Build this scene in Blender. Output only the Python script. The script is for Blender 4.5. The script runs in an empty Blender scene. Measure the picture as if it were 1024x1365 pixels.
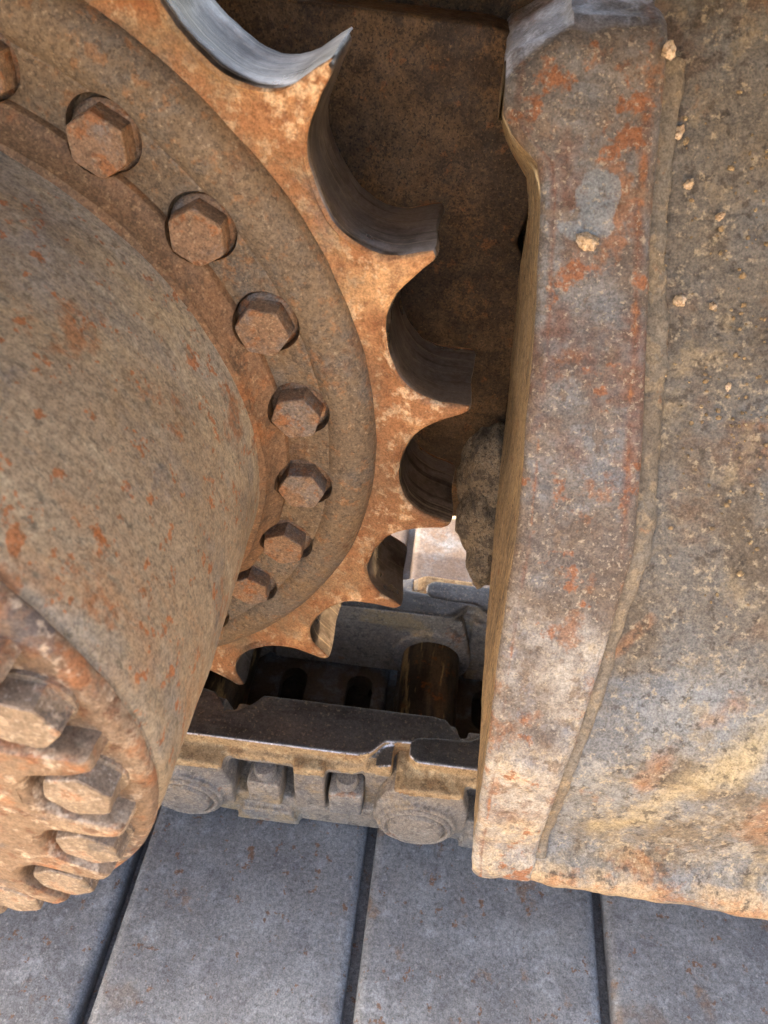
import bpy, bmesh, math, random
from mathutils import Vector, Matrix, noise
random.seed(7)
R_ = math.radians
PI = math.pi
S = 0.342          # metres per layout unit (one layout unit = camera-to-sprocket distance)
Z0 = 2.0           # height of the eye above the ground, layout units
scene = bpy.context.scene
C = scene.collection

# ------------------------------------------------------------------ camera
cam_d = bpy.data.cameras.new('camera'); cam = bpy.data.objects.new('camera', cam_d); C.objects.link(cam)
cam_d.sensor_fit = 'VERTICAL'; cam_d.sensor_height = 36.0; cam_d.sensor_width = 27.0
cam_d.lens = 1014.4 / 1365.0 * 36.0
cam_d.clip_start = 0.01; cam_d.clip_end = 500.0
pit, yaw, rol = 0.76536, 0.08755, 0.04638
fwd = Vector((-math.sin(yaw)*math.cos(pit), math.cos(yaw)*math.cos(pit), -math.sin(pit)))
rgt = Vector((math.cos(yaw), math.sin(yaw), 0)); up = rgt.cross(fwd)
r2 = math.cos(rol)*rgt + math.sin(rol)*up; u2 = -math.sin(rol)*rgt + math.cos(rol)*up
M = Matrix((r2, u2, -fwd)).transposed().to_4x4(); M.translation = Vector((0, 0, Z0*S))
cam.matrix_world = M
cam_d.dof.use_dof = True; cam_d.dof.focus_distance = 0.47; cam_d.dof.aperture_fstop = 14.0
scene.camera = cam

# ------------------------------------------------------------------ light
SUN_AZ, SUN_EL = R_(-84), R_(45)      # azimuth from +Y towards +X
w = bpy.data.worlds.new('World'); scene.world = w; w.use_nodes = True
nt = w.node_tree; bg = nt.nodes['Background']
sky = nt.nodes.new('ShaderNodeTexSky'); sky.sky_type = 'NISHITA'; sky.sun_disc = False
sky.sun_elevation = SUN_EL; sky.sun_rotation = SUN_AZ
sky.air_density = 1.0; sky.dust_density = 8.0; sky.ozone_density = 0.0
nt.links.new(sky.outputs[0], bg.inputs[0]); bg.inputs[1].default_value = 0.15
sd = bpy.data.lights.new('sun', 'SUN'); sun = bpy.data.objects.new('sun', sd); C.objects.link(sun)
sd.energy = 2.0; sd.angle = R_(0.5); sd.color = (1.0, 0.91, 0.78)
tosun = Vector((math.sin(SUN_AZ)*math.cos(SUN_EL), math.cos(SUN_AZ)*math.cos(SUN_EL), math.sin(SUN_EL)))
sun.rotation_euler = tosun.to_track_quat('Z', 'Y').to_euler(); sun.location = (0, 3, 5)
vs = scene.view_settings
vs.view_transform = 'Standard'; vs.look = 'None'; vs.exposure = 2.55; vs.gamma = 1.0; vs.use_curve_mapping = False
scene.cycles.max_bounces = 4; scene.cycles.diffuse_bounces = 3; scene.cycles.glossy_bounces = 2
scene.cycles.use_adaptive_sampling = True; scene.cycles.adaptive_threshold = .03

# ------------------------------------------------------------------ helpers
def P(x, y, z): return Vector((x*S, y*S, (z+Z0)*S))
def srgb(r, g, b):
    f = lambda c: (c/255/12.92) if c/255 <= .04045 else ((c/255+.055)/1.055)**2.4
    return (f(r), f(g), f(b), 1)

def material(name, base, layers, rough=(.6, .9), metal=0.0, bumps=((40, .5, 4), (400, .5, 3)), bump_d=.001, grain=.34, uv=False, spec=.4, rscale=60):
    """base colour plus noise-masked layers (colour, scale, low, high, strength, stretch)"""
    m = bpy.data.materials.new(name); m.use_nodes = True
    t = m.node_tree; N = t.nodes; L = t.links; bs = N['Principled BSDF']
    tc = N.new('ShaderNodeTexCoord'); oi = N.new('ShaderNodeObjectInfo')
    add = N.new('ShaderNodeVectorMath'); add.operation = 'MULTIPLY_ADD'
    add.inputs[0].default_value = (0, 0, 0)
    comb = N.new('ShaderNodeCombineXYZ')
    for i in range(3): L.new(oi.outputs['Random'], comb.inputs[i])
    L.new(comb.outputs[0], add.inputs[0]); add.inputs[1].default_value = (7, 13, 5)
    L.new(tc.outputs['UV' if uv else 'Object'], add.inputs[2])
    co = add.outputs[0]
    def nz(scale, detail=4, rough_=.6, stretch=None, dist=0.0):
        v = co
        if stretch:
            mp = N.new('ShaderNodeVectorMath'); mp.operation = 'MULTIPLY'; mp.inputs[1].default_value = stretch
            L.new(co, mp.inputs[0]); v = mp.outputs[0]
        n = N.new('ShaderNodeTexNoise'); n.inputs['Scale'].default_value = scale; n.inputs['Detail'].default_value = detail
        n.inputs['Roughness'].default_value = rough_; n.inputs['Distortion'].default_value = dist
        L.new(v, n.inputs['Vector']); return n.outputs['Fac']
    col = N.new('ShaderNodeRGB'); col.outputs[0].default_value = base; cur = col.outputs[0]
    hsum = None
    for ly in layers:
        c, sc, lo, hi, st = ly[:5]; stretch = ly[5] if len(ly) > 5 else None
        sc = sc*2.1 if sc >= 150 else sc*1.5 if sc >= 45 else sc
        f = nz(sc, 5 if sc < 60 else 3 if sc < 200 else 2, .71, stretch)
        if sc >= 90: st = min(.8, st*1.4)
        if len(ly) > 6:                       # a stain, wear or painted-light band with a shape of its own, stored on the mesh
            at = N.new('ShaderNodeAttribute'); at.attribute_name = ly[6]
            ma = N.new('ShaderNodeMath'); ma.operation = 'MULTIPLY_ADD'; ma.inputs[1].default_value = .4; ma.inputs[2].default_value = -.4
            L.new(at.outputs['Fac'], ma.inputs[0])
            mb = N.new('ShaderNodeMath'); mb.operation = 'ADD'; L.new(ma.outputs[0], mb.inputs[0]); L.new(f, mb.inputs[1]); f = mb.outputs[0]
        mr = N.new('ShaderNodeMapRange'); mr.inputs['From Min'].default_value = lo; mr.inputs['From Max'].default_value = hi
        mr.inputs['To Max'].default_value = st; L.new(f, mr.inputs['Value'])
        mx = N.new('ShaderNodeMix'); mx.data_type = 'RGBA'
        L.new(mr.outputs[0], mx.inputs['Factor']); L.new(cur, mx.inputs[6]); mx.inputs[7].default_value = c
        cur = mx.outputs[2]
    # fine grain: brightness variation
    g = nz(900, 1, .7); g2 = nz(330, 2, .7)
    gm = N.new('ShaderNodeMath'); gm.operation = 'ADD'; L.new(g, gm.inputs[0]); L.new(g2, gm.inputs[1])
    mr = N.new('ShaderNodeMapRange'); mr.inputs['From Min'].default_value = .75; mr.inputs['From Max'].default_value = 1.25
    mr.inputs['To Min'].default_value = 1-grain; mr.inputs['To Max'].default_value = 1+grain; L.new(gm.outputs[0], mr.inputs['Value'])
    ml = N.new('ShaderNodeVectorMath'); ml.operation = 'SCALE'; L.new(cur, ml.inputs[0]); L.new(mr.outputs[0], ml.inputs['Scale'])
    L.new(ml.outputs[0], bs.inputs['Base Color'])
    rn = nz(rscale, 2, .7); mr2 = N.new('ShaderNodeMapRange'); mr2.inputs['From Min'].default_value = .3; mr2.inputs['From Max'].default_value = .7
    mr2.inputs['To Min'].default_value = rough[0]; mr2.inputs['To Max'].default_value = rough[1]
    L.new(rn, mr2.inputs['Value']); L.new(mr2.outputs[0], bs.inputs['Roughness'])
    bs.inputs['Metallic'].default_value = metal; bs.inputs['Specular IOR Level'].default_value = spec
    h = None
    for b in bumps:
        f = nz(b[0], 2, .65, b[3] if len(b) > 3 else None)
        mm = N.new('ShaderNodeMath'); mm.operation = 'MULTIPLY_ADD'; mm.inputs[1].default_value = b[1]
        L.new(f, mm.inputs[0])
        if h is not None: L.new(h, mm.inputs[2])
        else: mm.inputs[2].default_value = 0
        h = mm.outputs[0]
    bp = N.new('ShaderNodeBump'); bp.inputs['Strength'].default_value = 1.0; bp.inputs['Distance'].default_value = bump_d
    L.new(h, bp.inputs['Height']); L.new(bp.outputs[0], bs.inputs['Normal'])
    return m

def set_props(o, label=None, cat=None, group=None, kind=None):
    for k, v in (('label', label), ('category', cat), ('group', group), ('kind', kind)):
        if v: o[k] = v
    return o
def thing(name, loc, label, cat, group=None):
    o = bpy.data.objects.new(name, None); C.objects.link(o); o.location = loc; o.empty_display_size = .02
    return set_props(o, label, cat, group)
def finish(me, angle=38, smooth=True):
    if smooth:
        me.shade_smooth(); me.set_sharp_from_angle(angle=R_(angle))
    me.update()
def link(name, me, parent=None, loc=None):
    o = bpy.data.objects.new(name, me); C.objects.link(o)
    if parent is not None: o.parent = parent
    if loc is not None: o.location = loc
    return o
def mesh_u(name, verts, faces, mats, parent=None, mat_idx=None, origin=None, angle=38, uvs=None):
    """mesh from layout-unit coordinates; origin defaults to the parent's location"""
    og = Vector(origin) if origin is not None else (Vector(parent.location) if parent is not None else Vector((0, 0, 0)))
    me = bpy.data.meshes.new(name)
    me.from_pydata([P(*v)-og for v in verts], [], faces)
    for m in (mats if isinstance(mats, (list, tuple)) else [mats]): me.materials.append(m)
    if mat_idx: me.polygons.foreach_set('material_index', mat_idx)
    if uvs:
        ul = me.uv_layers.new(name='UVMap')
        for lp in me.loops: ul.data[lp.index].uv = uvs[lp.vertex_index]
    bm = bmesh.new(); bm.from_mesh(me); bmesh.ops.recalc_face_normals(bm, faces=bm.faces); bm.to_mesh(me); bm.free()
    finish(me, angle)
    o = link(name, me, parent)
    if parent is None: o.location = og
    return o
def set_attr(o, name, vals):
    at = o.data.attributes.new(name, 'FLOAT', 'POINT'); at.data.foreach_set('value', vals)
def sstep(a, b, x):
    t = max(0, min(1, (x-a)/(b-a))); return t*t*(3-2*t)
def fbm(x, y, z, o=4): return noise.fractal(Vector((x, y, z)), 0.9, 2.1, o)
def lathe(profile, cx, cz, seg=192, disp=0.0, freq=6, a0=0.0):
    """profile [(radius, y)...] turned round the axle; closed ring section"""
    V, F = [], []; n = len(profile)
    for i in range(seg):
        a = a0+2*PI*i/seg; ca, sa = math.cos(a), math.sin(a)
        for r, y in profile:
            d = disp*fbm(freq*r*ca, freq*y*1.3, freq*r*sa) if disp else 0
            V.append((cx+(r+d)*ca, y+d*.5, cz+(r+d)*sa))
    for i in range(seg):
        k = (i+1) % seg
        for j in range(n):
            l = (j+1) % n
            F.append((i*n+j, i*n+l, k*n+l, k*n+j))
    return V, F
def dense(pts, step):
    out = []
    for a, b in zip(pts[:-1], pts[1:]):
        n = max(1, int(math.dist(a, b)/step))
        out += [tuple(a[k]+(b[k]-a[k])*i/n for k in range(len(a))) for i in range(n)]
    return out+[pts[-1]]
def interp(tab, x):
    if x <= tab[0][0]: return tab[0][1]
    for (a, va), (b, vb) in zip(tab[:-1], tab[1:]):
        if x <= b: return va+(vb-va)*(x-a)/(b-a)
    return tab[-1][1]
def evaluated(o):
    dg = bpy.context.evaluated_depsgraph_get(); me = bpy.data.meshes.new_from_object(o.evaluated_get(dg)); return me

# ------------------------------------------------------------------ materials
rust_o = srgb(176, 96, 42); rust_d = srgb(112, 58, 30); rust_l = srgb(205, 140, 80)
cream = srgb(214, 186, 140); tan = srgb(158, 132, 96); dark = srgb(58, 46, 36)
M_hub = material('hub_weathered_steel', srgb(154, 137, 113), [
    (srgb(136, 112, 78), 4, .46, .56, .8, (.5, 1, 1)), (srgb(182, 166, 136), 6, .50, .59, .8, (.4, 1, 1)), (srgb(146, 143, 136), 8, .51, .62, .7, (.5, 1, 1)), (srgb(166, 120, 76), 7, .56, .65, .6, (.4, 1, 1)), (srgb(206, 192, 160), 16, .60, .68, .6, (.15, 1, 1)),
    (srgb(122, 104, 80), 22, .54, .68, .5, (.4, 1, 1)), (srgb(186, 172, 146), 44, .55, .68, .42, (.4, 1, 1)),
    (srgb(148, 96, 56), 17, .595, .65, .7), (srgb(164, 100, 54), 52, .61, .65, .8), (srgb(196, 184, 158), 120, .55, .66, .42, (.5, 1, 1)),
    (srgb(92, 80, 66), 120, .56, .65, .5, (.5, 1, 1)), (srgb(112, 109, 108), 36, .58, .68, .45), (srgb(202, 188, 158), 40, .60, .68, .35, (.3, 1, 1)), (srgb(160, 98, 54), 70, .63, .67, .7)],
    rough=(.5, .8), metal=.1, bumps=((30, .5, 3), (220, .5, 3, (.6, 1, 1))), bump_d=.0014, uv=True)
M_ring = material('ring_brown_rust', srgb(116, 99, 79), [
    (srgb(136, 112, 82), 9, .46, .60, .75), (srgb(108, 103, 96), 16, .51, .61, .7), (srgb(112, 80, 54), 26, .55, .64, .6),
    (srgb(146, 106, 70), 90, .56, .66, .5), (srgb(160, 142, 116), 200, .57, .68, .4), (srgb(78, 66, 52), 160, .57, .67, .4)],
    rough=(.55, .85), metal=.1, bumps=((35, .4, 3), (300, .4, 3)), bump_d=.0010)
M_collar = material('collar_rust', srgb(128, 96, 68), [
    (srgb(110, 88, 66), 14, .47, .58, .75), (srgb(150, 98, 58), 26, .52, .61, .75), (srgb(96, 74, 54), 60, .55, .64, .6), (srgb(160, 130, 96), 160, .57, .67, .45)],
    rough=(.55, .85), metal=.1, bumps=((35, .5, 3), (250, .4, 3)), bump_d=.0012)
M_bolt = material('bolt_rusty_steel', srgb(142, 112, 86), [
    (srgb(122, 116, 110), 36, .48, .58, .75), (srgb(152, 100, 62), 60, .54, .62, .6), (srgb(176, 152, 122), 200, .57, .67, .4), (srgb(84, 68, 54), 220, .58, .67, .4)],
    rough=(.45, .75), metal=.2, bumps=((160, .5, 3), (700, .5, 2)), bump_d=.0005)
M_cbolt = material('cover_bolt_bleached', srgb(122, 106, 90), [
    (srgb(164, 150, 132), 36, .49, .58, .75), (srgb(132, 88, 58), 36, .54, .60, .7), (srgb(84, 79, 78), 26, .54, .60, .8), (srgb(180, 166, 150), 150, .57, .66, .45)],
    rough=(.42, .7), metal=.2, bumps=((90, .5, 3), (400, .4, 2)), bump_d=.0005)
M_spro = material('sprocket_orange_rust', srgb(166, 116, 76), [
    (srgb(142, 104, 72), 7, .47, .60, .7), (srgb(204, 160, 112), 12, .49, .60, .8), (srgb(140, 88, 52), 34, .54, .63, .65),
    (srgb(222, 190, 150), 64, .53, .63, .7), (srgb(122, 78, 50), 110, .56, .66, .55), (srgb(120, 112, 108), 16, .58, .66, .6),
    (srgb(128, 106, 80), 24, .36, .62, .85, None, 'inner')],
    rough=(.55, .85), metal=.1, bumps=((50, .4, 3), (350, .5, 3)), bump_d=.0011)
M_worn = material('groove_polished_steel', srgb(160, 150, 140), [
    (srgb(66, 54, 43), 14, .45, .60, .8), (srgb(196, 182, 158), 40, .57, .63, .65, (.10, 7, 1)), (srgb(50, 42, 36), 30, .54, .64, .6, (.16, 4, 1)),
    (srgb(110, 80, 50), 18, .58, .68, .5)],
    rough=(.25, .42), metal=.85, bumps=((90, .6, 3, (.08, 8, 1)), (30, 1, 3, (.5, 1, 1))), bump_d=.0004, grain=.15, uv=True, spec=.5, rscale=25)
M_cover = material('cover_bleached_rust', srgb(124, 102, 82), [
    (srgb(166, 148, 126), 18, .48, .60, .75), (srgb(144, 92, 56), 20, .52, .60, .75), (srgb(92, 87, 86), 14, .53, .60, .85),
    (srgb(188, 170, 148), 60, .56, .65, .5), (srgb(102, 68, 48), 80, .57, .65, .5)],
    rough=(.5, .8), metal=.1, bumps=((45, .5, 3), (300, .4, 3)), bump_d=.0011)
M_shoe = material('shoe_grey_steel', srgb(110, 112, 115), [
    (srgb(94, 96, 101), 5, .44, .58, .85), (srgb(118, 119, 120), 9, .51, .63, .6), (srgb(126, 130, 134), 16, .50, .62, .6), (srgb(136, 140, 145), 34, .53, .63, .5), (srgb(98, 84, 72), 12, .60, .66, .45), (srgb(92, 92, 98), 30, .54, .64, .55),
    (srgb(138, 144, 150), 50, .57, .67, .4), (srgb(114, 92, 74), 28, .61, .67, .6), (srgb(104, 76, 54), 64, .625, .66, .75), (srgb(142, 143, 143), 160, .59, .68, .35),
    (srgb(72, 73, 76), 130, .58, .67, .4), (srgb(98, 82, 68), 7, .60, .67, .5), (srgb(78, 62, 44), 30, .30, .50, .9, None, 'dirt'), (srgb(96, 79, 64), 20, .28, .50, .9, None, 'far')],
    rough=(.36, .6), metal=.2, bumps=((18, .6, 3), (200, .3, 3)), bump_d=.0010)
M_link = material('link_dusty_steel', srgb(142, 130, 116), [
    (srgb(118, 114, 111), 14, .47, .58, .8), (srgb(168, 142, 102), 16, .55, .63, .65), (srgb(166, 158, 146), 34, .53, .63, .55),
    (srgb(150, 100, 58), 34, .61, .67, .65), (srgb(92, 84, 78), 60, .57, .66, .5), (srgb(184, 174, 156), 150, .58, .68, .35)],
    rough=(.5, .8), metal=.15, bumps=((40, .5, 3), (250, .3, 3)), bump_d=.0007)
M_ochre = material('link_ochre_dust', srgb(170, 142, 104), [
    (srgb(146, 108, 70), 30, .52, .62, .75), (srgb(196, 172, 132), 60, .54, .63, .6), (srgb(116, 94, 68), 90, .56, .65, .5)],
    rough=(.6, .9), metal=.05, bumps=((60, .5, 3), (300, .3, 2)), bump_d=.0008)
M_rail = material('rail_polished_dark', srgb(96, 94, 92), [
    (srgb(120, 116, 112), 14, .45, .60, .7), (srgb(64, 58, 54), 40, .52, .62, .6, (.3, 1, 1)), (srgb(150, 138, 120), 170, .60, .65, .6)],
    rough=(.3, .48), metal=.7, bumps=((40, .4, 3), (300, .4, 2)), bump_d=.0007, grain=.25, spec=.5)
M_edge_glint = material('polished_edge_glint', srgb(176, 172, 176), [
    (srgb(140, 134, 134), 40, .48, .56, .8, (1, .3, 1)), (srgb(206, 204, 210), 90, .54, .60, .7, (1, .3, 1)), (srgb(110, 84, 62), 60, .60, .65, .7)],
    rough=(.3, .5), metal=.6, bumps=((60, .8, 3, (1, .4, 1)), (300, .4, 2)), bump_d=.002, spec=.5)
M_bush = material('bushing_oily_steel', srgb(92, 76, 56), [
    (srgb(50, 40, 30), 25, .44, .56, .85, (1.5, .3, 1)), (srgb(190, 158, 104), 30, .56, .62, .8, (2, .25, 1)), (srgb(130, 78, 36), 50, .58, .64, .6)],
    rough=(.3, .5), metal=.6, bumps=((60, .5, 3, (1.5, .3, 1)), (400, .3, 2)), bump_d=.0007, grain=.25)
M_frame = material('bracket_scaled_paint', srgb(118, 103, 88), [
    (srgb(126, 124, 120), 8, .46, .56, .85), (srgb(96, 80, 65), 13, .50, .60, .75), (srgb(104, 90, 76), 34, .5, .60, .6, (.5, 1, 2.5)), (srgb(140, 132, 120), 26, .54, .62, .55),
    (srgb(178, 169, 154), 14, .36, .54, .85, None, 'low'), (srgb(192, 170, 134), 30, .52, .61, .65, None, 'low'), (srgb(128, 124, 122), 40, .53, .61, .6, None, 'low'),
    (srgb(114, 78, 57), 9, .535, .62, .75), (srgb(146, 98, 62), 24, .58, .64, .7),
    (srgb(116, 77, 54), 16, .36, .54, .8, None, 'edge'), (srgb(158, 104, 64), 40, .46, .56, .75, None, 'edge'),
    (srgb(136, 138, 136), 30, .36, .43, .85, None, 'primer'),
    (srgb(170, 152, 126), 56, .59, .67, .5), (srgb(150, 94, 56), 26, .59, .63, .85), (srgb(92, 68, 52), 56, .56, .64, .5),
    (srgb(76, 66, 58), 110, .57, .66, .45), (srgb(180, 164, 138), 170, .58, .67, .42), (srgb(136, 132, 132), 30, .36, .50, .9, None, 'bare'), (srgb(176, 174, 178), 50, .48, .58, .7, (1, .4, 1), 'bare'), (srgb(96, 80, 66), 40, .55, .62, .6, None, 'bare')],
    rough=(.45, .8), metal=.1, bumps=((22, .7, 3), (140, .4, 3)), bump_d=.0017)
M_plate = material('side_plate_mud_dusted', srgb(112, 103, 90), [
    (srgb(112, 109, 103), 7, .46, .58, .8), (srgb(120, 105, 84), 10, .51, .60, .75), (srgb(90, 79, 65), 20, .52, .62, .65), (srgb(108, 82, 60), 12, .55, .63, .6),
    (srgb(138, 137, 132), 14, .41, .56, .8, None, 'low'), (srgb(116, 117, 117), 22, .50, .60, .65, None, 'low'), (srgb(164, 156, 140), 36, .55, .64, .6, None, 'low'),
    (srgb(146, 100, 62), 15, .59, .66, .65), (srgb(152, 134, 104), 32, .56, .65, .55),
    (srgb(180, 160, 120), 20, .28, .54, .7, None, 'streak'), (srgb(156, 106, 64), 24, .32, .58, .7, None, 'rust'), (srgb(178, 152, 116), 24, .38, .52, .75, None, 'lip'), (srgb(152, 104, 66), 44, .50, .60, .6, None, 'lip'),
    (srgb(72, 63, 53), 90, .56, .65, .5), (srgb(160, 144, 116), 110, .57, .66, .5)],
    rough=(.6, .9), metal=.05, bumps=((25, .6, 3), (200, .6, 3)), bump_d=.0019)
M_tan = material('dusty_lit_edge', srgb(178, 152, 114), [  # dusty tan, lightened in colour for light missing on the left face
    (srgb(128, 110, 84), 30, .47, .57, .8, (1, 1, .3)), (srgb(186, 156, 110), 70, .53, .60, .7, (1, 2, .3)), (srgb(96, 80, 62), 140, .57, .63, .6),
    (srgb(156, 98, 52), 40, .61, .66, .6)], rough=(.6, .9), metal=.05, bumps=((60, .5, 3, (1, 2, .3)), (400, .4, 2)), bump_d=.001)
M_weld = material('weld_grey', srgb(130, 116, 96), [(srgb(104, 92, 76), 24, .5, .6, .6),
    (srgb(128, 120, 106), 14, .48, .62, .7), (srgb(156, 136, 106), 50, .53, .60, .7), (srgb(150, 98, 58), 40, .60, .66, .6)],
    rough=(.6, .9), metal=.1, bumps=((60, .5, 3), (300, .5, 2)), bump_d=.0008)
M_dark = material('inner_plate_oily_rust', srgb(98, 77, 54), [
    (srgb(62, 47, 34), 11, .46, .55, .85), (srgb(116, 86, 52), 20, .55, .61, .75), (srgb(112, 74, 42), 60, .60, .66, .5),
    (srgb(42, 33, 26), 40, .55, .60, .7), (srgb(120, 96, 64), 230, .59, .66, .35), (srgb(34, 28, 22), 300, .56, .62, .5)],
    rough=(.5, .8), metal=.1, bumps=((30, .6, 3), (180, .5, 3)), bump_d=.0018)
M_mud = material('dried_mud', srgb(136, 120, 98), [
    (srgb(84, 76, 66), 60, .47, .57, .8), (srgb(150, 138, 118), 150, .55, .62, .6), (srgb(60, 52, 46), 300, .56, .62, .6)],
    rough=(.9, 1), bumps=((60, 1, 3), (300, .8, 3)), bump_d=.002)
M_crumb = material('mud_crumbs', srgb(150, 126, 92), [(srgb(116, 100, 78), 80, .47, .57, .8), (srgb(196, 172, 130), 130, .55, .62, .6)],
    rough=(.9, 1), bumps=((300, 1, 3),), bump_d=.001)
M_stone = material('pale_stone', srgb(186, 160, 126), [(srgb(204, 184, 158), 90, .47, .57, .8), (srgb(140, 112, 84), 200, .55, .62, .6)],
    rough=(.75, .95), bumps=((200, 1, 3),), bump_d=.001)
M_dirt = material('dry_dirt', srgb(176, 154, 122), [(srgb(150, 128, 100), 1.5, .42, .6, .8), (srgb(196, 176, 144), 9, .5, .66, .7), (srgb(112, 94, 74), 40, .56, .7, .6)],
    rough=(.9, 1), bumps=((4, 1, 3), (40, .4, 3)), bump_d=.02)

# ------------------------------------------------------------------ ground
me = bpy.data.meshes.new('ground'); g = 150.0
bm = bmesh.new(); bmesh.ops.create_grid(bm, x_segments=60, y_segments=60, size=g)
for v in bm.verts: v.co.z = -.002
bm.to_mesh(me); bm.free(); me.materials.append(M_dirt)
set_props(link('ground', me), kind='structure')

M_under_shade = material('under_track_shade', srgb(62, 50, 40), [(srgb(48, 39, 32), 12, .45, .58, .8), (srgb(82, 68, 54), 40, .55, .64, .6)], rough=(.85, 1), bumps=((30, 1, 3), (200, .5, 3)), bump_d=.004)  # added dark sheet, stands in for shade in the shoe holes and seams
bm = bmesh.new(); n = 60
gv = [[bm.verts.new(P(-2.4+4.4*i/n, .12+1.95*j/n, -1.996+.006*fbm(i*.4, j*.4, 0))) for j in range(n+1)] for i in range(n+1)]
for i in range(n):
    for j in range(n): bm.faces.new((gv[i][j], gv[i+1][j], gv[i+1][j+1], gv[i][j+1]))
me = bpy.data.meshes.new('shade_sheet'); bm.to_mesh(me); bm.free(); me.materials.append(M_under_shade); finish(me, 60)
set_props(link('shade_sheet', me), kind='structure')

# ------------------------------------------------------------------ sprocket
CX, CZ = -0.8377, -0.8318
NT = 21; DT = 2*PI/NT; TT0 = 0.7365-.03*DT
tooth = [(0, .888), (.034, .887), (.055, .874), (.08, .853), (.12, .832), (.17, .812), (.23, .798), (.30, .788), (.40, .780), (.50, .7765), (.60, .776), (.69, .779),
         (.76, .785), (.83, .795), (.89, .809), (.93, .824), (.96, .842), (.972, .862), (.979, .880), (.988, .8875), (1.0, .888)]
sprocket = thing('drive_sprocket', P(CX, 1.09, CZ-.89), 'rusty orange toothed drive sprocket with a ring of hex bolts round the drum', 'sprocket')
V, F, MI, UV = [], [], [], []
NPT = 30; NS = NT*NPT
ring_t = [0, .2, .38, .5, .6, .7, .8, .88, .94, .975]
walls = [(.0, -.008), (.004, -.003), (.010, 0), (.022, .001), (.045, .0), (.07, -.003), (.09, -.004), (.11, -.003), (.135, -.0015), (.158, 0), (.168, -.002), (.174, -.007)]
cols = len(ring_t)+len(walls)+4
arc = 0; prev = None
rng = random.Random(3); tj = [rng.uniform(-.006, .006) for _ in range(NT+1)]
for i in range(NS):
    k, fr = divmod(i, NPT); ph = fr/NPT
    # finer sampling close to the tip
    ph = .5-.5*math.cos(PI*ph) if True else ph
    r = interp(tooth, ph); a = TT0-DT*(k+ph)
    if r > .85: r += tj[k if ph > .5 else k-1]
    ca, sa = math.cos(a), math.sin(a)
    p2 = (r*ca, r*sa)
    if prev: arc += math.dist(prev, p2)
    prev = p2
    for t in ring_t:
        q = .60+(r-.012-.60)*t
        y = 1.0+.016*max(0, min(1, (.80-q)/.06)) + .0035*fbm(9*q*ca, 3, 9*q*sa)
        if t > .95: y += .001
        V.append((CX+q*ca, y, CZ+q*sa)); UV.append((arc*S, 0))
    for dy, dr in walls:
        q = r+dr+.0035*fbm(14*r*ca, 10*dy, 14*r*sa, 3)
        V.append((CX+q*ca, 1.0+dy+.002, CZ+q*sa)); UV.append((arc*S, dy*S))
    for t in (.96, .7, .4, 0):
        q = .60+(r-.012-.60)*t; V.append((CX+q*ca, 1.178, CZ+q*sa)); UV.append((arc*S, .2*S))
for i in range(NS):
    k = (i+1) % NS
    for j in range(cols):
        l = (j+1) % cols
        F.append((i*cols+j, i*cols+l, k*cols+l, k*cols+j))
        fr = (i % NPT)/NPT
        MI.append(1 if len(ring_t)+1 <= j < len(ring_t)+len(walls)-2 else 0)
rim = mesh_u('toothed_rim', V, F, [M_spro, M_worn], sprocket, MI, uvs=UV, angle=50)
set_attr(rim, 'inner', [1-sstep(.735, .84, math.hypot(x-CX, z-CZ)+.05*fbm(x*6, 0, z*6)) for x, y, z in V])

# bolt ring with spot-faced seats
prof = dense([(.50, 1.10), (.50, 1.0), (.58, .994), (.650, .986)], .02)+[(.653, .9875), (.656, .985), (.664, .9805), (.676, .978), (.690, .9785), (.702, .982), (.713, .988), (.722, .996), (.728, 1.005), (.731, 1.016), (.731, 1.10)]
V, F = lathe(prof, CX, CZ, 288, .0022, 8)
ringo = mesh_u('bolt_ring', V, F, M_ring, sprocket, angle=25)
RB, TB0, NB = .608, 1.187, 24
cv, cf = [], []
for k in range(NB):
    a = TB0-2*PI*k/NB; bx, bz = CX+(RB+.004)*math.cos(a), CZ+(RB+.004)*math.sin(a)+.004; n = 28; b0 = len(cv)
    for y, rr in ((.90, .0515), (1.008, .0500), (1.011, .0485)):
        for j in range(n): cv.append((bx+rr*math.cos(2*PI*j/n), y, bz+rr*math.sin(2*PI*j/n)))
    for s_ in range(2):
        for j in range(n): cf.append((b0+s_*n+j, b0+s_*n+(j+1) % n, b0+(s_+1)*n+(j+1) % n, b0+(s_+1)*n+j))
    cf.append(tuple(b0+j for j in range(n))[::-1]); cf.append(tuple(b0+2*n+j for j in range(n)))
def cut(target, cv, cf):
    tool = mesh_u('cut_tool', cv, cf, [], None)
    md = target.modifiers.new('cut', 'BOOLEAN'); md.operation = 'DIFFERENCE'; md.object = tool; md.solver = 'EXACT'
    me2 = evaluated(target); target.modifiers.clear(); old = target.data; target.data = me2; me2.name = old.name
    bpy.data.objects.remove(tool); return me2
me2 = cut(ringo, cv, cf); finish(me2, 25); seat_v, seat_f = cv, cf

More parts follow.
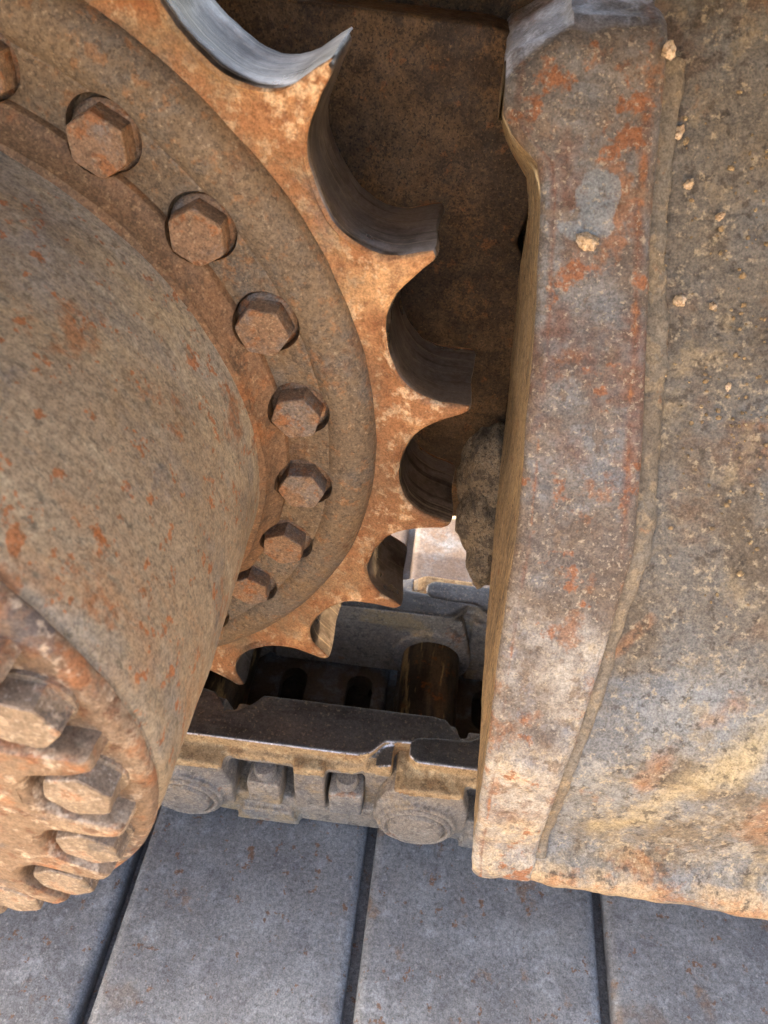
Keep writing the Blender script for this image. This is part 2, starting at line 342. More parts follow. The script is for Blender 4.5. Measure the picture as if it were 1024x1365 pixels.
def hex_bolt_mesh(name, af, h, washer_r, washer_h, mat, dome=.0):
    """head along -Y from y=0 (layout units, local); washer face at its foot"""
    bm = bmesh.new(); rc = af/math.sqrt(3); n = 48
    def hexr(a, af_): 
        b = (a % (PI/3))-PI/6; return (af_/2)/math.cos(b)
    rings = []
    def ring(fr, y): rings.append([bm.verts.new(Vector((fr(2*PI*j/n)*math.cos(2*PI*j/n), -y, fr(2*PI*j/n)*math.sin(2*PI*j/n)))*S) for j in range(n)])
    ring(lambda a: washer_r, -.004); ring(lambda a: washer_r, washer_h*.7); ring(lambda a: washer_r-.004, washer_h)
    ring(lambda a: hexr(a, af)+.0008, washer_h+.0005)
    ring(lambda a: hexr(a, af), h*.55); ring(lambda a: min(hexr(a, af), rc*.99), h*.86)
    ring(lambda a: min(hexr(a, af), rc*.97), h*.95); ring(lambda a: min(hexr(a, af), rc*.955)-.0016, h*.995); ring(lambda a: min(hexr(a, af), rc*.94)-.006, h)
    ring(lambda a: rc*.45, h+dome*.7-.0008)
    for a, b in zip(rings[:-1], rings[1:]):
        for j in range(n): bm.faces.new((a[j], a[(j+1) % n], b[(j+1) % n], b[j]))
    c = bm.verts.new(Vector((0, -(h+dome-.001), 0))*S); last = rings[-1]
    for j in range(n): bm.faces.new((last[j], last[(j+1) % n], c))
    for v in bm.verts:
        d = .0007*S*fbm(*(v.co*220)); v.co += Vector((d, d*.6, d))
    bmesh.ops.recalc_face_normals(bm, faces=bm.faces)
    me = bpy.data.meshes.new(name); bm.to_mesh(me); bm.free(); me.materials.append(mat); finish(me, 30); return me
bolt_me = hex_bolt_mesh('hex_bolt', .073, .046, .0468, .011, M_bolt)
rng = random.Random(11)
for k in range(NB):
    a = TB0-2*PI*k/NB
    b = link('hex_bolt', bolt_me, sprocket, P(CX+RB*math.cos(a), 1.011, CZ+RB*math.sin(a))-Vector(sprocket.location))
    b.rotation_euler = (rng.uniform(-.02, .02), rng.uniform(0, PI/3), rng.uniform(-.02, .02))

# ------------------------------------------------------------------ final drive hub
hub = thing('final_drive_hub', P(CX, .70, CZ-.55), 'large weathered steel final drive drum with a bolted end cover', 'final drive')
RH = .545
prof = dense([(.30, 1.0), (RH-.004, 1.0), (RH-.004, .90), (RH, .80), (RH+.001, .55), (RH, .435)], .02)+[(RH-.002, .424), (RH-.006, .42), (RH-.006, .412), (.30, .412)]
V, F = lathe(prof, CX, CZ, 320, .004, 5)
mesh_u('barrel', V, F, M_hub, hub, angle=40, uvs=[(math.atan2(x-CX, z-CZ)*RH*S, y*S) for x, y, z in V])
prof = [(.50, 1.02), (.582, 1.02), (.582, .990), (.579, .983), (.573, .979), (.565, .973), (.556, .963), (.550, .945), (.50, .93)]
V, F = lathe(prof, CX, CZ, 288, .003, 9); finish(cut(mesh_u('base_collar', V, F, M_collar, hub, angle=40), seat_v, seat_f), 30)
prof = [(.30, .4118), (RH-.005, .4118), (RH-.0005, .408), (RH, .404), (RH-.001, .398), (RH-.006, .391), (RH-.014, .387), (RH-.026, .386), (.44, .386), (.30, .386)]
V, F = lathe(prof, CX, CZ, 288, .003, 9); cov_o = mesh_u('end_cover', V, F, M_cover, hub, angle=40)
# raised scalloped face of the cover
NC = 20; RC = .478; PR = .058
def cover_r(a):
    b = ((a+PI/NC) % (2*PI/NC))-PI/NC          # angle from the nearest bolt
    x = RC*math.cos(b); zz = RC*math.sin(abs(b))
    best = .519
    # ray from centre at angle b against pocket circle centred (RC,0)
    disc = PR*PR-(RC*math.sin(b))**2
    if disc > 0: best = min(best, RC*math.cos(b)-math.sqrt(disc))
    return best
V, F = [], []; seg = NC*36
lv = [(.387, .003), (.375, .001), (.362, .0), (.354, -.002), (.350, -.006), (.348, -.012)]
nl = len(lv)+4
for i in range(seg):
    a = 2*PI*i/seg
    rr = (cover_r(a)*2+cover_r(a-.006)+cover_r(a+.006)+cover_r(a-.012)+cover_r(a+.012))/6
    ca, sa = math.cos(a), math.sin(a)
    for y, dr in lv:
        d = .004*fbm(12*rr*ca, 12*y, 12*rr*sa); V.append((CX+(rr+dr+d)*ca, y, CZ+(rr+dr+d)*sa))
    for q in (.41, .39, .35, .30): V.append((CX+q*ca, .347+.003*fbm(12*q*ca, 1, 12*q*sa), CZ+q*sa))
for i in range(seg):
    k = (i+1) % seg
    for j in range(nl-1): F.append((i*nl+j, i*nl+j+1, k*nl+j+1, k*nl+j))
mesh_u('cover_face', V, F, M_cover, hub, angle=45)
cb_me = hex_bolt_mesh('cover_bolt', .076, .036, .046, .006, M_cbolt, .001)
for k in range(NC):
    a = 2*PI*k/NC
    if -1.9 < math.atan2(math.sin(a), math.cos(a)) < 1.4:
        b = link('cover_bolt', cb_me, hub, P(CX+RC*math.cos(a), .3862, CZ+RC*math.sin(a))-Vector(hub.location))
        b.rotation_euler = (rng.uniform(-.03, .03), rng.uniform(0, PI/3), rng.uniform(-.03, .03))
V, F = lathe([(.02, .42), (.31, .42), (.31, .352), (.29, .340), (.02, .335)], CX, CZ, 64); mesh_u('cover_cap', V, F, M_cover, hub)

# ------------------------------------------------------------------ track
PT = .556; ZP = -1.772; XS = -.620; XP = -.516; YM = 1.125
def prim_box(bm, x0, x1, y0, y1, z0, z1):
    vs_ = [bm.verts.new((x, y, z)) for x in (x0, x1) for y in (y0, y1) for z in (z0, z1)]
    for f in ((0, 1, 3, 2), (4, 6, 7, 5), (0, 4, 5, 1), (2, 3, 7, 6), (0, 2, 6, 4), (1, 5, 7, 3)): bm.faces.new([vs_[i] for i in f])
def prim_prism(bm, poly, y0, y1):
    """poly (x,z) extruded along y"""
    a = [bm.verts.new((x, y0, z)) for x, z in poly]; b = [bm.verts.new((x, y1, z)) for x, z in poly]; n = len(poly)
    bm.faces.new(a); bm.faces.new(b[::-1])
    for i in range(n): bm.faces.new((a[i], b[i], b[(i+1) % n], a[(i+1) % n]))
def prim_plan(bm, poly, z0, z1):
    a = [bm.verts.new((x, y, z0)) for x, y in poly]; b = [bm.verts.new((x, y, z1)) for x, y in poly]; n = len(poly)
    bm.faces.new(a); bm.faces.new(b[::-1])
    for i in range(n): bm.faces.new((a[i], b[i], b[(i+1) % n], a[(i+1) % n]))
def circle(cx, cz, r, n=40, sx=1): return [(cx+r*sx*math.cos(2*PI*i/n), cz+r*math.sin(2*PI*i/n)) for i in range(n)]

def build_link_mesh():
    bm = bmesh.new()
    x0 = XP
    prim_prism(bm, circle(x0, ZP+.004, .104), .800, .905)                                     # outer pin boss
    prim_prism(bm, circle(x0, ZP+.004, .094), .786, .81)
    prim_prism(bm, circle(x0+PT, ZP, .110), .905, .985)                                  # inner bushing boss
    prim_box(bm, x0-.02, x0+.50, .905, .945, -1.895, -1.62)                              # web
    prim_box(bm, x0+.10, x0+PT+.02, .925, .965, -1.88, -1.62)
    prim_prism(bm, [(x0+.06, -1.897), (x0+.47, -1.897), (x0+.47, -1.80), (x0+.30, -1.80), (x0+.20, -1.785), (x0+.06, -1.80)], .824, .93)   # foot
    prim_prism(bm, [(x0-.102, -1.79), (x0-.098, -1.71), (x0-.078, -1.655), (x0-.04, -1.628), (x0+.095, -1.63), (x0+.115, -1.72), (x0+.115, -1.82)], .803, .93)                               # shoulder over the boss
    prim_box(bm, x0+.262, x0+.335, .818, .93, -1.82, -1.62)                              # pillar between nut pockets
    prim_prism(bm, [(x0+.425, -1.83), (x0+.50, -1.83), (x0+.485, -1.60), (x0+.425, -1.62)], .84, .95)
    prim_prism(bm, [(x0+.11, -1.897), (x0+.27, -1.897), (x0+.25, -1.835), (x0+.13, -1.835)], .806, .9)
    # rail (plan outline): front part on the left, inner part on the right
    prim_plan(bm, [(x0-.035, .868), (x0-.015, .852), (x0+.405, .852), (x0+.435, .862), (x0+.465, .895), (x0+.56, .90), (x0+.625, .905), (x0+.64, .925),
                   (x0+.60, .972), (x0+.575, .976), (x0+.16, .976), (x0+.145, .955), (x0+.105, .925), (x0-.02, .918), (x0-.035, .90)], -1.655, -1.590)
    prim_plan(bm, [(x0-.06, .86), (x0-.03, .838), (x0+.40, .838), (x0+.43, .85), (x0+.45, .90), (x0-.06, .91)], -1.664, -1.628)             # flared flange below the rail
    prim_prism(bm, [(x0+.50, -1.86), (x0+PT+.09, -1.84), (x0+PT+.10, -1.72), (x0+PT+.07, -1.61), (x0+.45, -1.61)], .91, .97)
    me = bpy.data.meshes.new('track_link'); 
    for v in bm.verts: v.co = v.co*S
    bmesh.ops.recalc_face_normals(bm, faces=bm.faces); bm.to_mesh(me); bm.free()
    o = link('tmp', me)
    md = o.modifiers.new('r', 'REMESH'); md.mode = 'VOXEL'; md.voxel_size = .0046*S
    sm = o.modifiers.new('s', 'SMOOTH'); sm.iterations = 6; sm.factor = .5
    m2 = evaluated(o); bpy.data.objects.remove(o)
    bm = bmesh.new(); bm.from_mesh(m2)
    for v in bm.verts:
        q = v.co/S; d = .0018*fbm(q.x*11, q.y*14, q.z*14)
        if q.z > -1.60: d *= .25
        v.co += v.normal*d*S
    bm.normal_update()
    bm.to_mesh(m2)
    m2.materials.clear(); m2.materials.append(M_link); m2.materials.append(M_rail); m2.materials.append(M_ochre); m2.materials.append(M_edge_glint)
    for p in m2.polygons:
        c = p.center/S
        p.material_index = 3 if (.45 < p.normal.z < .86 and c.z > -1.608 and p.normal.y < 0) else 1 if (p.normal.z > .35 and c.z > -1.612) else (2 if c.z > -1.648+.010*fbm(c.x*20, 0, 0) and p.normal.y < .3 and c.y < .93 else 0)  # polished front rail edge gets paler steel, its highlight painted in
        p.use_smooth = True
    bm.free(); return m2
link_me = build_link_mesh(); link_me.name = 'near_link'
def mirrored(me):
    m2 = me.copy(); bm = bmesh.new(); bm.from_mesh(m2)
    for v in bm.verts: v.co.y = 2*YM*S-v.co.y
    bmesh.ops.reverse_faces(bm, faces=bm.faces); bm.to_mesh(m2); bm.free(); return m2
link_far_me = mirrored(link_me)

def local_mesh(name, build, mat, angle=38, bevel=0, disp=0):
    bm = bmesh.new(); build(bm)
    for v in bm.verts: v.co = v.co*S
    bmesh.ops.recalc_face_normals(bm, faces=bm.faces)
    if bevel: bmesh.ops.bevel(bm, geom=bm.edges[:], offset=bevel*S, segments=3, profile=.6, affect='EDGES')
    if disp:
        for v in bm.verts: d = disp*S*fbm(*(v.co*90)); v.co += Vector((d, d, d))
    me = bpy.data.meshes.new(name); bm.to_mesh(me); bm.free(); me.materials.append(mat); finish(me, angle); return me
def lathe_y(bm, prof, cx, cz, n=40):
    rings = [[bm.verts.new((cx+r*math.cos(2*PI*i/n), y, cz+r*math.sin(2*PI*i/n))) for i in range(n)] for r, y in prof]
    for a, b in zip(rings[:-1], rings[1:]):
        for i in range(n): bm.faces.new((a[i], a[(i+1) % n], b[(i+1) % n], b[i]))
    bm.faces.new(rings[0]); bm.faces.new(rings[-1][::-1])
def lathe_z(bm, prof, cx, cy, n=32):
    rings = [[bm.verts.new((cx+r*math.cos(2*PI*i/n), cy+r*math.sin(2*PI*i/n), z)) for i in range(n)] for r, z in prof]
    for a, b in zip(rings[:-1], rings[1:]):
        for i in range(n): bm.faces.new((a[i], a[(i+1) % n], b[(i+1) % n], b[i]))
    bm.faces.new(rings[0]); bm.faces.new(rings[-1][::-1])
pin_me = local_mesh('pin_end', lambda bm: lathe_y(bm, [(.084, .80), (.084, .784), (.080, .779), (.075, .778), (.0715, .781), (.0700, .790), (.0665, .790), (.0655, .780), (.061, .774), (.050, .7725), (.02, .772)], XP, ZP+.003, 64), M_link, disp=.0012)
bush_me = local_mesh('bushing', lambda bm: lathe_y(bm, [(.070, .96), (.078, .965), (.080, .985), (.080, 1.07), (.078, 1.12), (.080, 1.17), (.080, 1.265), (.078, 1.285), (.070, 1.29)], XP+PT, ZP, 64), M_bush)
def nut_build(cx):
    def f(bm):
        prim_box(bm, cx-.040, cx+.040, .806, .884, -1.80, -1.70)
    return f
nut_me = [local_mesh('track_nut', nut_build(XP+dx), M_link, bevel=.010, disp=.002) for dx in (.190, .385)]
stud_me = [local_mesh('bolt_end', lambda bm, dx=dx: lathe_z(bm, [(.027, -1.71), (.027, -1.680), (.023, -1.674), (.010, -1.673)], XP+dx, .842), M_link, disp=.001) for dx in (.190, .385)]
def shoe_build(bm):
    x0, x1 = XS+.012, XS+PT-.012
    t = -1.900
    sec = [(x0, t-.040), (x0, t-.016), (x0+.003, t-.006), (x0+.010, t-.001), (x0+.024, t+.001), (x0+.10, t), ((x0+x1)/2, t-.001), (x1-.10, t), (x1-.026, t-.001), (x1-.012, t-.004), (x1-.003, t-.011), (x1, t-.022), (x1-.001, t-.062), (x1+.05, t-.064), (x1+.05, t-.074), (x1-.03, t-.074)]
    sec += [(x1-.05, t-.044), (x1-.06, t-.098), (x1-.09, t-.098), (x1-.10, t-.044), (x0+.30, t-.042), (x0+.29, t-.092), (x0+.26, t-.092), (x0+.25, t-.042), (x0+.09, t-.040), (x0+.08, t-.098), (x0+.05, t-.098), (x0+.04, t-.040)]
    ys = [.205, .212]+[.25+i*.06 for i in range(28)]+[1.964, 1.971]
    R0 = [[bm.verts.new((x, y, z-(0.006 if y in (.205, 1.971) and z > -1.93 else 0)+.0016*fbm(x*5, y*5, 0))) for x, z in sec] for y in ys]
    n = len(sec)
    for a, b in zip(R0[:-1], R0[1:]):
        for i in range(n): bm.faces.new((a[i], a[(i+1) % n], b[(i+1) % n], b[i]))
    bm.faces.new(R0[0]); bm.faces.new(R0[-1][::-1])
shoe_me = local_mesh('shoe_plate', shoe_build, M_shoe, angle=45)
def oval(cx, cy, hx, hy, n=32):
    return [(cx+hx*math.cos(2*PI*i/n), cy+math.copysign(hy-hx, math.sin(2*PI*i/n))+hx*math.sin(2*PI*i/n)) for i in range(n)]
so = link('tmp', shoe_me); tb = bmesh.new()
for hx_ in (-.348, -.155): prim_plan(tb, oval(hx_, 1.205, .038, .066), -2.02, -1.85)
for v in tb.verts: v.co *= S
bmesh.ops.recalc_face_normals(tb, faces=tb.faces)
tme = bpy.data.meshes.new('tool'); tb.to_mesh(tme); tb.free(); tool = link('tool', tme)
md = so.modifiers.new('cut', 'BOOLEAN'); md.operation = 'DIFFERENCE'; md.object = tool; md.solver = 'EXACT'
m2 = evaluated(so); bpy.data.objects.remove(tool); bpy.data.objects.remove(so); shoe_me = m2; shoe_me.name = 'shoe_plate'; finish(shoe_me, 40)
at = shoe_me.attributes.new('dirt', 'FLOAT', 'POINT'); at.data.foreach_set('value', [sstep(.90, 1.0, v.co.y/S)*(1-sstep(1.28, 1.38, v.co.y/S)) for v in shoe_me.vertices])
at = shoe_me.attributes.new('far', 'FLOAT', 'POINT'); at.data.foreach_set('value', [sstep(1.36, 1.46, v.co.y/S) for v in shoe_me.vertices])  # far end browned in colour to hold down its sunlit brightness
BASE = Vector(((XS+PT/2)*S, YM*S, -2.0*S))     # section origin: foot of the grousers, middle of the shoe (before the eye-height shift)
def track_section(M4, label, group):
    """M4: matrix placing layout coordinates (of the section lying under link A)"""
    e = thing('track_section', (0, 0, 0), label, 'track section', group)
    T = Matrix.Translation((0, 0, Z0*S))
    e.matrix_world = T @ M4 @ Matrix.Translation(BASE)
    off = -BASE
    link('shoe_plate', shoe_me, e, off); link('bushing', bush_me, e, off)
    for lm, mir in ((link_me, False), (link_far_me, True)):
        l = link('track_link', lm, e, off)
        if not mir:
            link('pin_end', pin_me, l)
            for nm, sm_ in zip(nut_me, stud_me): link('track_nut', nm, l); link('bolt_end', sm_, l)
    return e
names = {-1: 'track section farthest left, its shoe half hidden under the end cover', 0: 'track section with square nuts showing in its link, below the sprocket teeth',
         1: 'track section whose link disappears behind the end bracket, under its foot', 2: 'rightmost track section, only its grey shoe showing below the side plate',
         3: 'track section beyond the right edge under the frame'}
rng = random.Random(5)
for k in (-1, 0, 1, 2, 3):
    m4 = Matrix.Translation((k*PT*S, 0, 0)) @ Matrix.Translation((0, 0, (-1.9)*S)) @ Matrix.Rotation(R_(rng.uniform(-.25, .25)), 4, 'Y') @ Matrix.Translation((0, 0, 1.9*S))
    track_section(m4, names[k], 'track sections of the lower run')
ctr = Matrix.Translation((CX*S, 0, CZ*S)); ictr = ctr.inverted()
base_l = Matrix.Translation((-PT*S+.0*S, 0, 0))
for j in range(1, 6):
    track_section(ctr @ Matrix.Rotation(2*DT*j, 4, 'Y') @ ictr @ base_l, 'track section wrapped round the sprocket, number %s up from the ground' % ('one', 'two', 'three', 'four', 'five')[j-1], 'track sections round the sprocket')
for k in range(5):
    track_section(ctr @ Matrix.Rotation(PI, 4, 'Y') @ ictr @ Matrix.Translation((-(k+.72)*PT*S-PT*S*.0, 0, 0)), 'track section of the upper run overhead, %s from the sprocket' % ('first', 'second', 'third', 'fourth', 'fifth')[k], 'track sections of the upper run')

# ------------------------------------------------------------------ track frame
frame = thing('undercarriage_beam', P(.5, 1.0, -1.5), 'mud dusted steel track frame with a thick rusty end bracket beside the sprocket', 'track frame')
FP = [(.592, -1.485), (.579, -1.475), (.576, -1.45), (.580, -1.42), (.590, -1.397), (.5985, -1.375), (.601, -1.35), (.612, -1.22), (.622, -1.155), (.645, -1.10), (.72, -.985), (.82, -.82), (1.0, -.52), (1.08, -.385), (1.12, -.317),
      (1.165, -.245), (1.182, -.225), (1.205, -.213), (1.26, -.208), (1.60, -.206)]
BPk = [(-1.485, (.63, -1.485)), (-1.35, (.74, -1.35)), (-1.155, (.95, -1.21)), (-.985, (1.12, -1.09)), (-.82, (1.32, -.96)), (-.52, (1.38, -.70)), (-.385, (1.24, -.48)), (-.317, (1.40, -.40)), (-.2, (1.6, -.36))]
XL = [(-1.515, .148), (-1.42, .140), (-1.18, .129), (-.99, .129), (-.82, .130), (-.66, .124), (-.52, .113), (-.40, .102), (-.365, .090), (-.340, .055), (-.317, .038), (-.285, .036), (-.2, .034)]
XR = [(-1.515, .262), (-1.42, .257), (-1.36, .255), (-1.15, .258), (-.99, .286), (-.82, .309), (-.69, .296), (-.51, .270), (-.42, .256), (-.26, .244), (-.2, .240)]
FD = dense(FP, .010)
def normal_at(i, pts):
    a = pts[max(0, i-1)]; b = pts[min(len(pts)-1, i+1)]; ty, tz = b[0]-a[0], b[1]-a[1]; l = math.hypot(ty, tz) or 1
    return (-tz/l, ty/l)
def tab2(tab, z):
    return (interp([(a, b[0]) for a, b in tab], z), interp([(a, b[1]) for a, b in tab], z))
def chamf(x, y, z):
    zc = -.285+(x-.04)/.073*.060
    zz = min(z, -.208)
    return max(0, zz-zc)*.75 if (x < .113 and zz > zc) else 0
V, F, MI = [], [], []
nx = 26; nb = 8
for i, (y, z) in enumerate(FD):
    ny, nz_ = normal_at(i, FD)
    xl, xr = interp(XL, z), interp(XR, z)
    by, bz = tab2(BPk, z)
    if y > 1.21: by, bz = y+.02, -.36
    row = []
    wob = .003*fbm(3, y*8, z*8)
    for k in range(nb):                                        # left face, back to front
        t = k/nb; e_ = .016+chamf(xl, y, z); q = (xl+.002+wob, by+(y-ny*e_-by)*t, bz+(z-nz_*e_-bz)*t); row.append(q)
    for o_, d_ in ((.000, .010), (.003, .005), (.008, .0015)):
        d_ += chamf(xl+o_, y, z); row.append((xl+o_+wob, y-ny*d_, z-nz_*d_))
    for k in range(nx+1):
        t = k/nx; x = xl+.014+(xr-xl-.03)*t
        d = .0055*fbm(x*9, y*9, z*9)+.0035*fbm(x*26, y*26, z*26)
        d -= chamf(x, y, z)
        row.append((x+wob, y+ny*d, z+nz_*d))
    for o_, d_ in ((-.009, .002), (-.003, .006), (.0, .014), (.002, .05), (.002, .09)): row.append((xr+o_, y-ny*d_, z-nz_*d_))
    V += row; nr = len(row)
for i in range(len(FD)-1):
    for j in range(nr):
        l = (j+1) % nr
        F.append((i*nr+j, i*nr+l, (i+1)*nr+l, (i+1)*nr+j)); MI.append(1 if (j < nb or j > nr-3) else 0)
F.append(tuple(range(nr))); MI.append(1); F.append(tuple((len(FD)-1)*nr+j for j in range(nr))[::-1]); MI.append(1)
for i in range(len(FD)-1):
    for j in range(nr):
        y, z = FD[i]
        x = V[i*nr+j][0]; zc = -.285+(x-.04)/.073*.060
        if MI[i*nr+j] == 0 and (z > -.230 or (x < .113 and z > zc)): MI[i*nr+j] = 2
MI = [0 if q == 2 else q for q in MI]
brk = mesh_u('end_bracket', V, F, [M_frame, M_tan], frame, MI, angle=40)
ed, lw, pm, br_ = [], [], [], []
for i, (y, z) in enumerate(FD):
    for j in range(nr):
        t = (j-nb-3)/nx; x = V[i*nr+j][0]
        ed.append(max(0, 1-abs(t-.97)/.16)*sstep(-1.0, -.75, z)+max(0, 1-abs(t-.03)/.10)*.9); lw.append(1-sstep(-.98, -.78, z))  # lw: paler paint low down, with the brighter light there painted in
        zc = -.285+(x-.04)/.073*.060; br_.append(max(sstep(-.240, -.215, z), sstep(-.008, .02, z-zc) if x < .13 else 0))  # br_: bare steel top, its sky sheen painted as pale grey
        pm.append(max(sstep(1.15, .75, math.hypot((x-.178)/.036, (z+.395)/.032)), sstep(1.2, .8, math.hypot((x-.166)/.042, (z+.43)/.022))))
set_attr(brk, 'edge', ed); set_attr(brk, 'low', lw); set_attr(brk, 'primer', pm); set_attr(brk, 'bare', br_)

# side plate: same section set back behind the bracket face
def plate_off(z): return interp([(-1.515, -.002), (-1.42, .0), (-1.39, .012), (-1.36, .024), (-1.15, .022), (-.9, .032), (-.5, .042), (-.05, .04)], z)
PP = [p for p in FP if p[1] < -.30]+[(1.262, -.105), (1.275, -.092), (1.30, -.085), (1.60, -.083)]
PD = dense(PP, .010)
V, F = [], []; xs = [.225+i*.012 for i in range(85)]
for i, (y, z) in enumerate(PD):
    ny, nz_ = normal_at(i, PD)
    for x in xs:
        d = .005*fbm(x*6, y*6, z*6)+.0035*fbm(x*20+5, y*20, z*20)-plate_off(z)
        lip = .012*max(0, 1-abs(z+1.45)/.05)*(.6+fbm(x*5, 1, 1))*sstep(.25, .33, x)-.006*(1-sstep(.25, .30, x))
        d += lip
        zz = z-(.02*fbm(x*4+2, 0, 7) if z < -1.42 else 0)
        V.append((x, y+ny*d, zz+nz_*d))
n = len(xs); m = len(PD)
for i in range(m-1):
    for j in range(n-1): F.append((i*n+j, i*n+j+1, (i+1)*n+j+1, (i+1)*n+j))
# close the box behind
back = [(.66, -1.49), (1.0, -1.45), (1.55, -1.45), (1.60, -.36)]
b0 = len(V)
for y, z in back: V += [(xs[0], y, z), (xs[-1], y, z)]
sq = [0, 1]
F.append(tuple([j for j in range(n)][::-1])+(b0, b0+1))
for k in range(len(back)-1): F.append((b0+2*k, b0+2*k+2, b0+2*k+3, b0+2*k+1))
e0 = b0+2*(len(back)-1)
F.append((e0,)+tuple((m-1)*n+j for j in range(n))+(e0+1,))
F.append(tuple(i*n for i in range(m))+tuple(b0+2*k for k in range(len(back)-1, -1, -1)))
F.append(tuple(i*n+n-1 for i in range(m))[::-1]+tuple(b0+2*k+1 for k in range(len(back))))
spl = mesh_u('side_plate', V, F, M_plate, frame, angle=45)
def segd(x, z, a, b):
    dx, dz = b[0]-a[0], b[1]-a[1]; t = max(0, min(1, ((x-a[0])*dx+(z-a[1])*dz)/(dx*dx+dz*dz))); return math.hypot(x-a[0]-t*dx, z-a[1]-t*dz)
st, ru, lp, lw = [], [], [], []
for x, y, z in V:
    st.append((1-sstep(.0, .075, segd(x, z, (.36, -1.32), (.62, -1.0))))*(.8+.5*fbm(x*9, 0, z*9)))
    ru.append(max((1-sstep(.0, .05, segd(x, z, (.39, -1.17), (.42, -1.10))))*.9, (1-sstep(.0, .05, segd(x, z, (.42, -1.10), (.50, -1.03))))*.85, 1-sstep(.003, .022, segd(x, z, (.30, -.99), (.36, -.93))), (1-sstep(.03, .16, math.hypot(x-.62, z+1.24)))*.9))
    lp.append(1-sstep(-1.415, -1.385, z)); lw.append(1-sstep(-1.05, -.85, z))  # lw: paler low down, the brighter light there painted into the grey
set_attr(spl, 'streak', st); set_attr(spl, 'rust', ru); set_attr(spl, 'lip', lp); set_attr(spl, 'low', lw)

# weld bead down the right edge of the bracket
V, F = [], []; nr = 12; sel = [i for i in range(len(FD)) if -1.40 < FD[i][1] < -.23]
for c_, i in enumerate(sel):
    y, z = FD[i]; ny, nz_ = normal_at(i, FD)
    off = plate_off(z); r = interp([(-1.4, .008), (-1.0, .012), (-.8, .020), (-.3, .018)], z)
    r *= 1+.06*math.sin(c_*1.1)+.25*fbm(c_*.05, 2, 0); xc = interp(XR, z)+.004+.004*fbm(c_*.05, 5, 0)
    for k in range(nr):
        a = 2*PI*k/nr; dx = r*1.5*math.cos(a); dn = r*.65*math.sin(a)-off*.95
        V.append((xc+dx, y+ny*dn, z+nz_*dn))
for c_ in range(len(sel)-1):
    for k in range(nr): F.append((c_*nr+k, c_*nr+(k+1) % nr, (c_+1)*nr+(k+1) % nr, (c_+1)*nr+k))
mesh_u('weld_bead', V, F, M_weld, frame, angle=60)

# dark plate of the frame behind the sprocket
def back_bottom(x): return interp([(-2.0, -1.50), (-.6, -1.46), (-.03, -1.42), (.02, -1.40), (.2, -1.38), (.6, -1.38)], x)
V, F = [], []; xs2 = [-1.9+i*.025 for i in range(101)]; nz2 = 60
for x in xs2:
    zb = back_bottom(x)
    for k in range(nz2+1):
        t = k/nz2; z = zb+(-.185-zb)*t
        y = 1.46+.014*fbm(x*3, 0, z*3)+.006*fbm(x*12, 4, z*12)
        # a raised boss plate with a rounded corner
        e = min(.35-math.hypot(x+.30, z+.25), .30) if False else 0
        V.append((x, y, z))
n = nz2+1
for i in range(len(xs2)-1):
    for k in range(nz2): F.append((i*n+k, i*n+k+1, (i+1)*n+k+1, (i+1)*n+k))
nv = len(V); V += [(x, y+.09, z) for x, y, z in V]
F += [tuple(nv+a for a in f[::-1]) for f in F]
for i in range(len(xs2)-1):
    F.append((i*n, (i+1)*n, nv+(i+1)*n, nv+i*n)); F.append((i*n+nz2, nv+i*n+nz2, nv+(i+1)*n+nz2, (i+1)*n+nz2))
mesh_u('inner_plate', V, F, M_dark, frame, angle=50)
# thicker motor-mount plate standing on it, with a stepped outline
def slab(name, poly, y0, y1, mat, parent, bev=.008):
    bm = bmesh.new(); og = Vector(parent.location)
    prim_prism(bm, poly, y0, y1)
    bmesh.ops.recalc_face_normals(bm, faces=bm.faces)
    bmesh.ops.bevel(bm, geom=bm.edges[:], offset=bev, segments=3, profile=.5, affect='EDGES')
    for v in bm.verts: v.co = P(*v.co)-og
    me = bpy.data.meshes.new(name); bm.to_mesh(me); bm.free(); me.materials.append(mat); finish(me, 40); return link(name, me, parent)
arcp = [(-1.5, -.19)]+[(-.02+.16*math.cos(a), -.42+.16*math.sin(a)) for a in [R_(80-10*i) for i in range(10)]]+[(.10, -.60), (.135, -.66), (.14, -1.2), (-1.5, -1.2)]
slab('motor_mount', arcp, 1.36, 1.44, M_dark, frame)

# ------------------------------------------------------------------ dried mud
def rock_mesh(name, rx, ry, rz, seed, mat, sub=3, rough=.35, freq=2.2):
    bm = bmesh.new(); bmesh.ops.create_icosphere(bm, subdivisions=sub, radius=1)
    for v in bm.verts:
        n = v.co.normalized(); d = 1+rough*fbm(n.x*freq+seed*3.1, n.y*freq, n.z*freq)
        v.co = Vector((n.x*rx*d, n.y*ry*d, n.z*rz*d))*S
    me = bpy.data.meshes.new(name); bm.to_mesh(me); bm.free(); me.materials.append(mat); finish(me, 60); return me
bm = bmesh.new(); rng = random.Random(8)
for cx, cy, cz, rx, ry, rz, sd_ in ((.118, 1.29, -1.21, .056, .09, .115, 1), (.125, 1.33, -1.09, .055, .10, .10, 2), (.135, 1.24, -1.30, .045, .07, .075, 3), (.095, 1.36, -1.14, .05, .08, .10, 4)):
    res = bmesh.ops.create_icosphere(bm, subdivisions=4, radius=1)
    for v in res['verts']:
        q = v.co.normalized(); d = 1+.22*fbm(q.x*1.5+sd_*5, q.y*1.5, q.z*1.5, 2)+.07*fbm(q.x*7, q.y*7+sd_, q.z*7)
        v.co = Vector(((cx-.115+q.x*rx*d)*S, (cy-1.29+q.y*ry*d)*S, (cz+1.20+q.z*rz*d)*S))
me = bpy.data.meshes.new('mud_clod'); bm.to_mesh(me); bm.free(); me.materials.append(M_mud); finish(me, 60)
clod = link('mud_clod', me, None, P(.115, 1.29, -1.20))
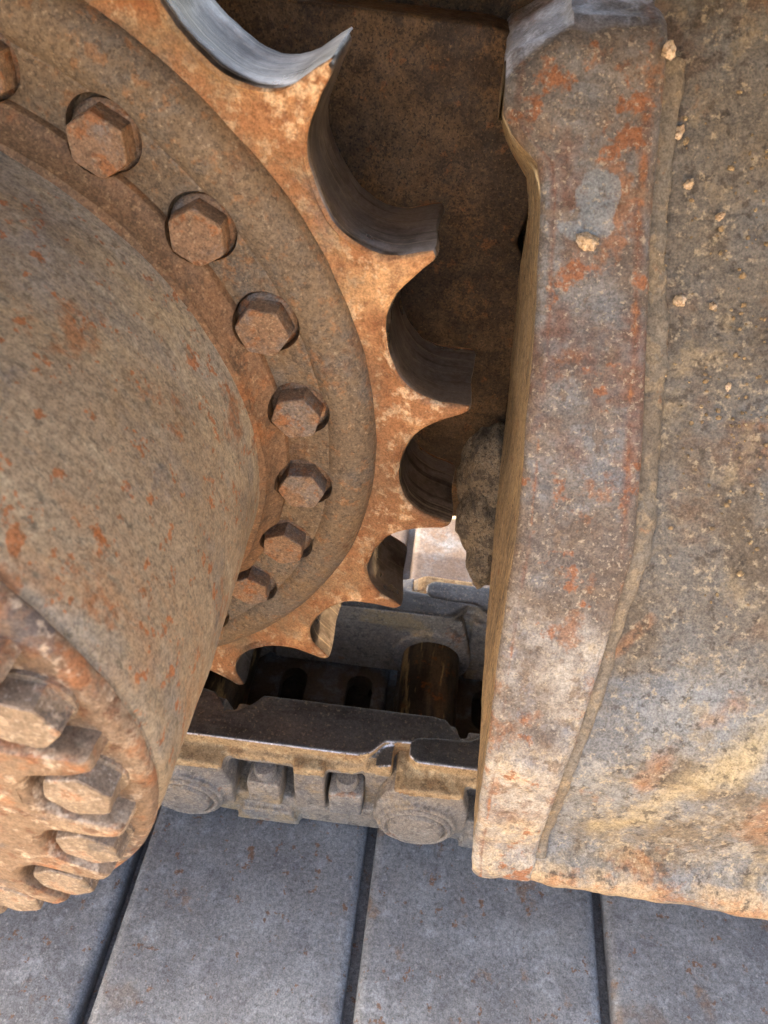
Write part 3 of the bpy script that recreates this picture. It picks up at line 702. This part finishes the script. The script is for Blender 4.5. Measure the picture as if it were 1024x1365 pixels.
set_props(clod, 'grey lump of dried mud packed between sprocket teeth and end bracket', 'mud clod')

def on_plate(x, z, off):
    for a, b in zip(FD[:-1], FD[1:]):
        if a[1] <= z <= b[1]:
            t = (z-a[1])/(b[1]-a[1] or 1); y = a[0]+(b[0]-a[0])*t
            ty, tz = b[0]-a[0], b[1]-a[1]; l = math.hypot(ty, tz); return (x, y-tz/l*off, z+ty/l*off)
peb = [  # x, z on the sloping plate, size, label
    (.280, -.314, .0068, 'small grey pebble resting highest on the sloping side plate'),
    (.305, -.370, .0068, 'ochre pebble on the side plate, second from its top edge'),
    (.355, -.403, .0055, 'pale pebble farthest from the weld on the upper side plate'),
    (.278, -.455, .0075, 'rough tan pebble lodged against the weld of the end bracket'),
    (.320, -.504, .0068, 'round pale pebble just below and right of the one at the weld'),
    (.367, -.507, .0062, 'ochre pebble, right one of the pair halfway down the side plate'),
    (.409, -.602, .0048, 'tiny cream pebble lowest and rightmost on the muddy side plate'),
    (.172, -.449, .0115, 'large pale dried chip stuck on the end bracket below the bare grey patch'),
    (.2405, -.243, .0085, 'bright cream gleam of sun, modelled as a chip, at the top right corner of the end bracket'),  # sun gleam through a gap, put in as a pale chip
]
for i, (x, z, r, lb) in enumerate(peb):
    br = x < .25
    off = .002+r*.45 if br else r*.5-plate_off(z)
    p = on_plate(x, z, off)
    o = link('pebble', rock_mesh('pebble', r*(1.0+.3*math.sin(i*2)), r*.9, r*(1.1+.3*math.cos(i*3)), i+1, M_stone, 3, .45, 1.6), None, P(*p))
    o.rotation_euler = (rng.uniform(-.5, .5), rng.uniform(-.5, .5), rng.uniform(0, 3)); set_props(o, lb, 'pebble', 'pebbles and chips on the track frame')
# crumbs of dried mud over the slope
bm = bmesh.new(); rng = random.Random(21)
for i in range(1300):
    x = rng.uniform(.27, .75); z = rng.uniform(-.95, -.25)
    dens = .25+.9*fbm(x*6, 1, z*6)+(.5 if (x > .36 and -.75 < z < -.45) else 0)
    if rng.random() > dens or x < interp(XR, z)+.02: continue
    r = rng.choice((.0015, .0018, .0022, .0026, .0036))*rng.uniform(.7, 1.3)
    d0 = .005*fbm(x*6, 0, z*6)
    p = on_plate(x, z, r*.4-plate_off(z)+.003)
    res = bmesh.ops.create_icosphere(bm, subdivisions=1, radius=1)
    sc = [r*rng.uniform(.7, 1.3) for _ in range(3)]
    for v in res['verts']:
        j = 1+rng.uniform(-.25, .25); v.co = P(p[0]+v.co.x*sc[0]*j, p[1]+v.co.y*sc[1]*j, p[2]+v.co.z*sc[2]*j)
me = bpy.data.meshes.new('mud_crumbs'); bm.to_mesh(me); bm.free(); me.materials.append(M_crumb)
set_props(link('mud_crumbs', me), 'scattered crumbs of dried mud on the sloping side plate', 'mud crumbs', kind='stuff')
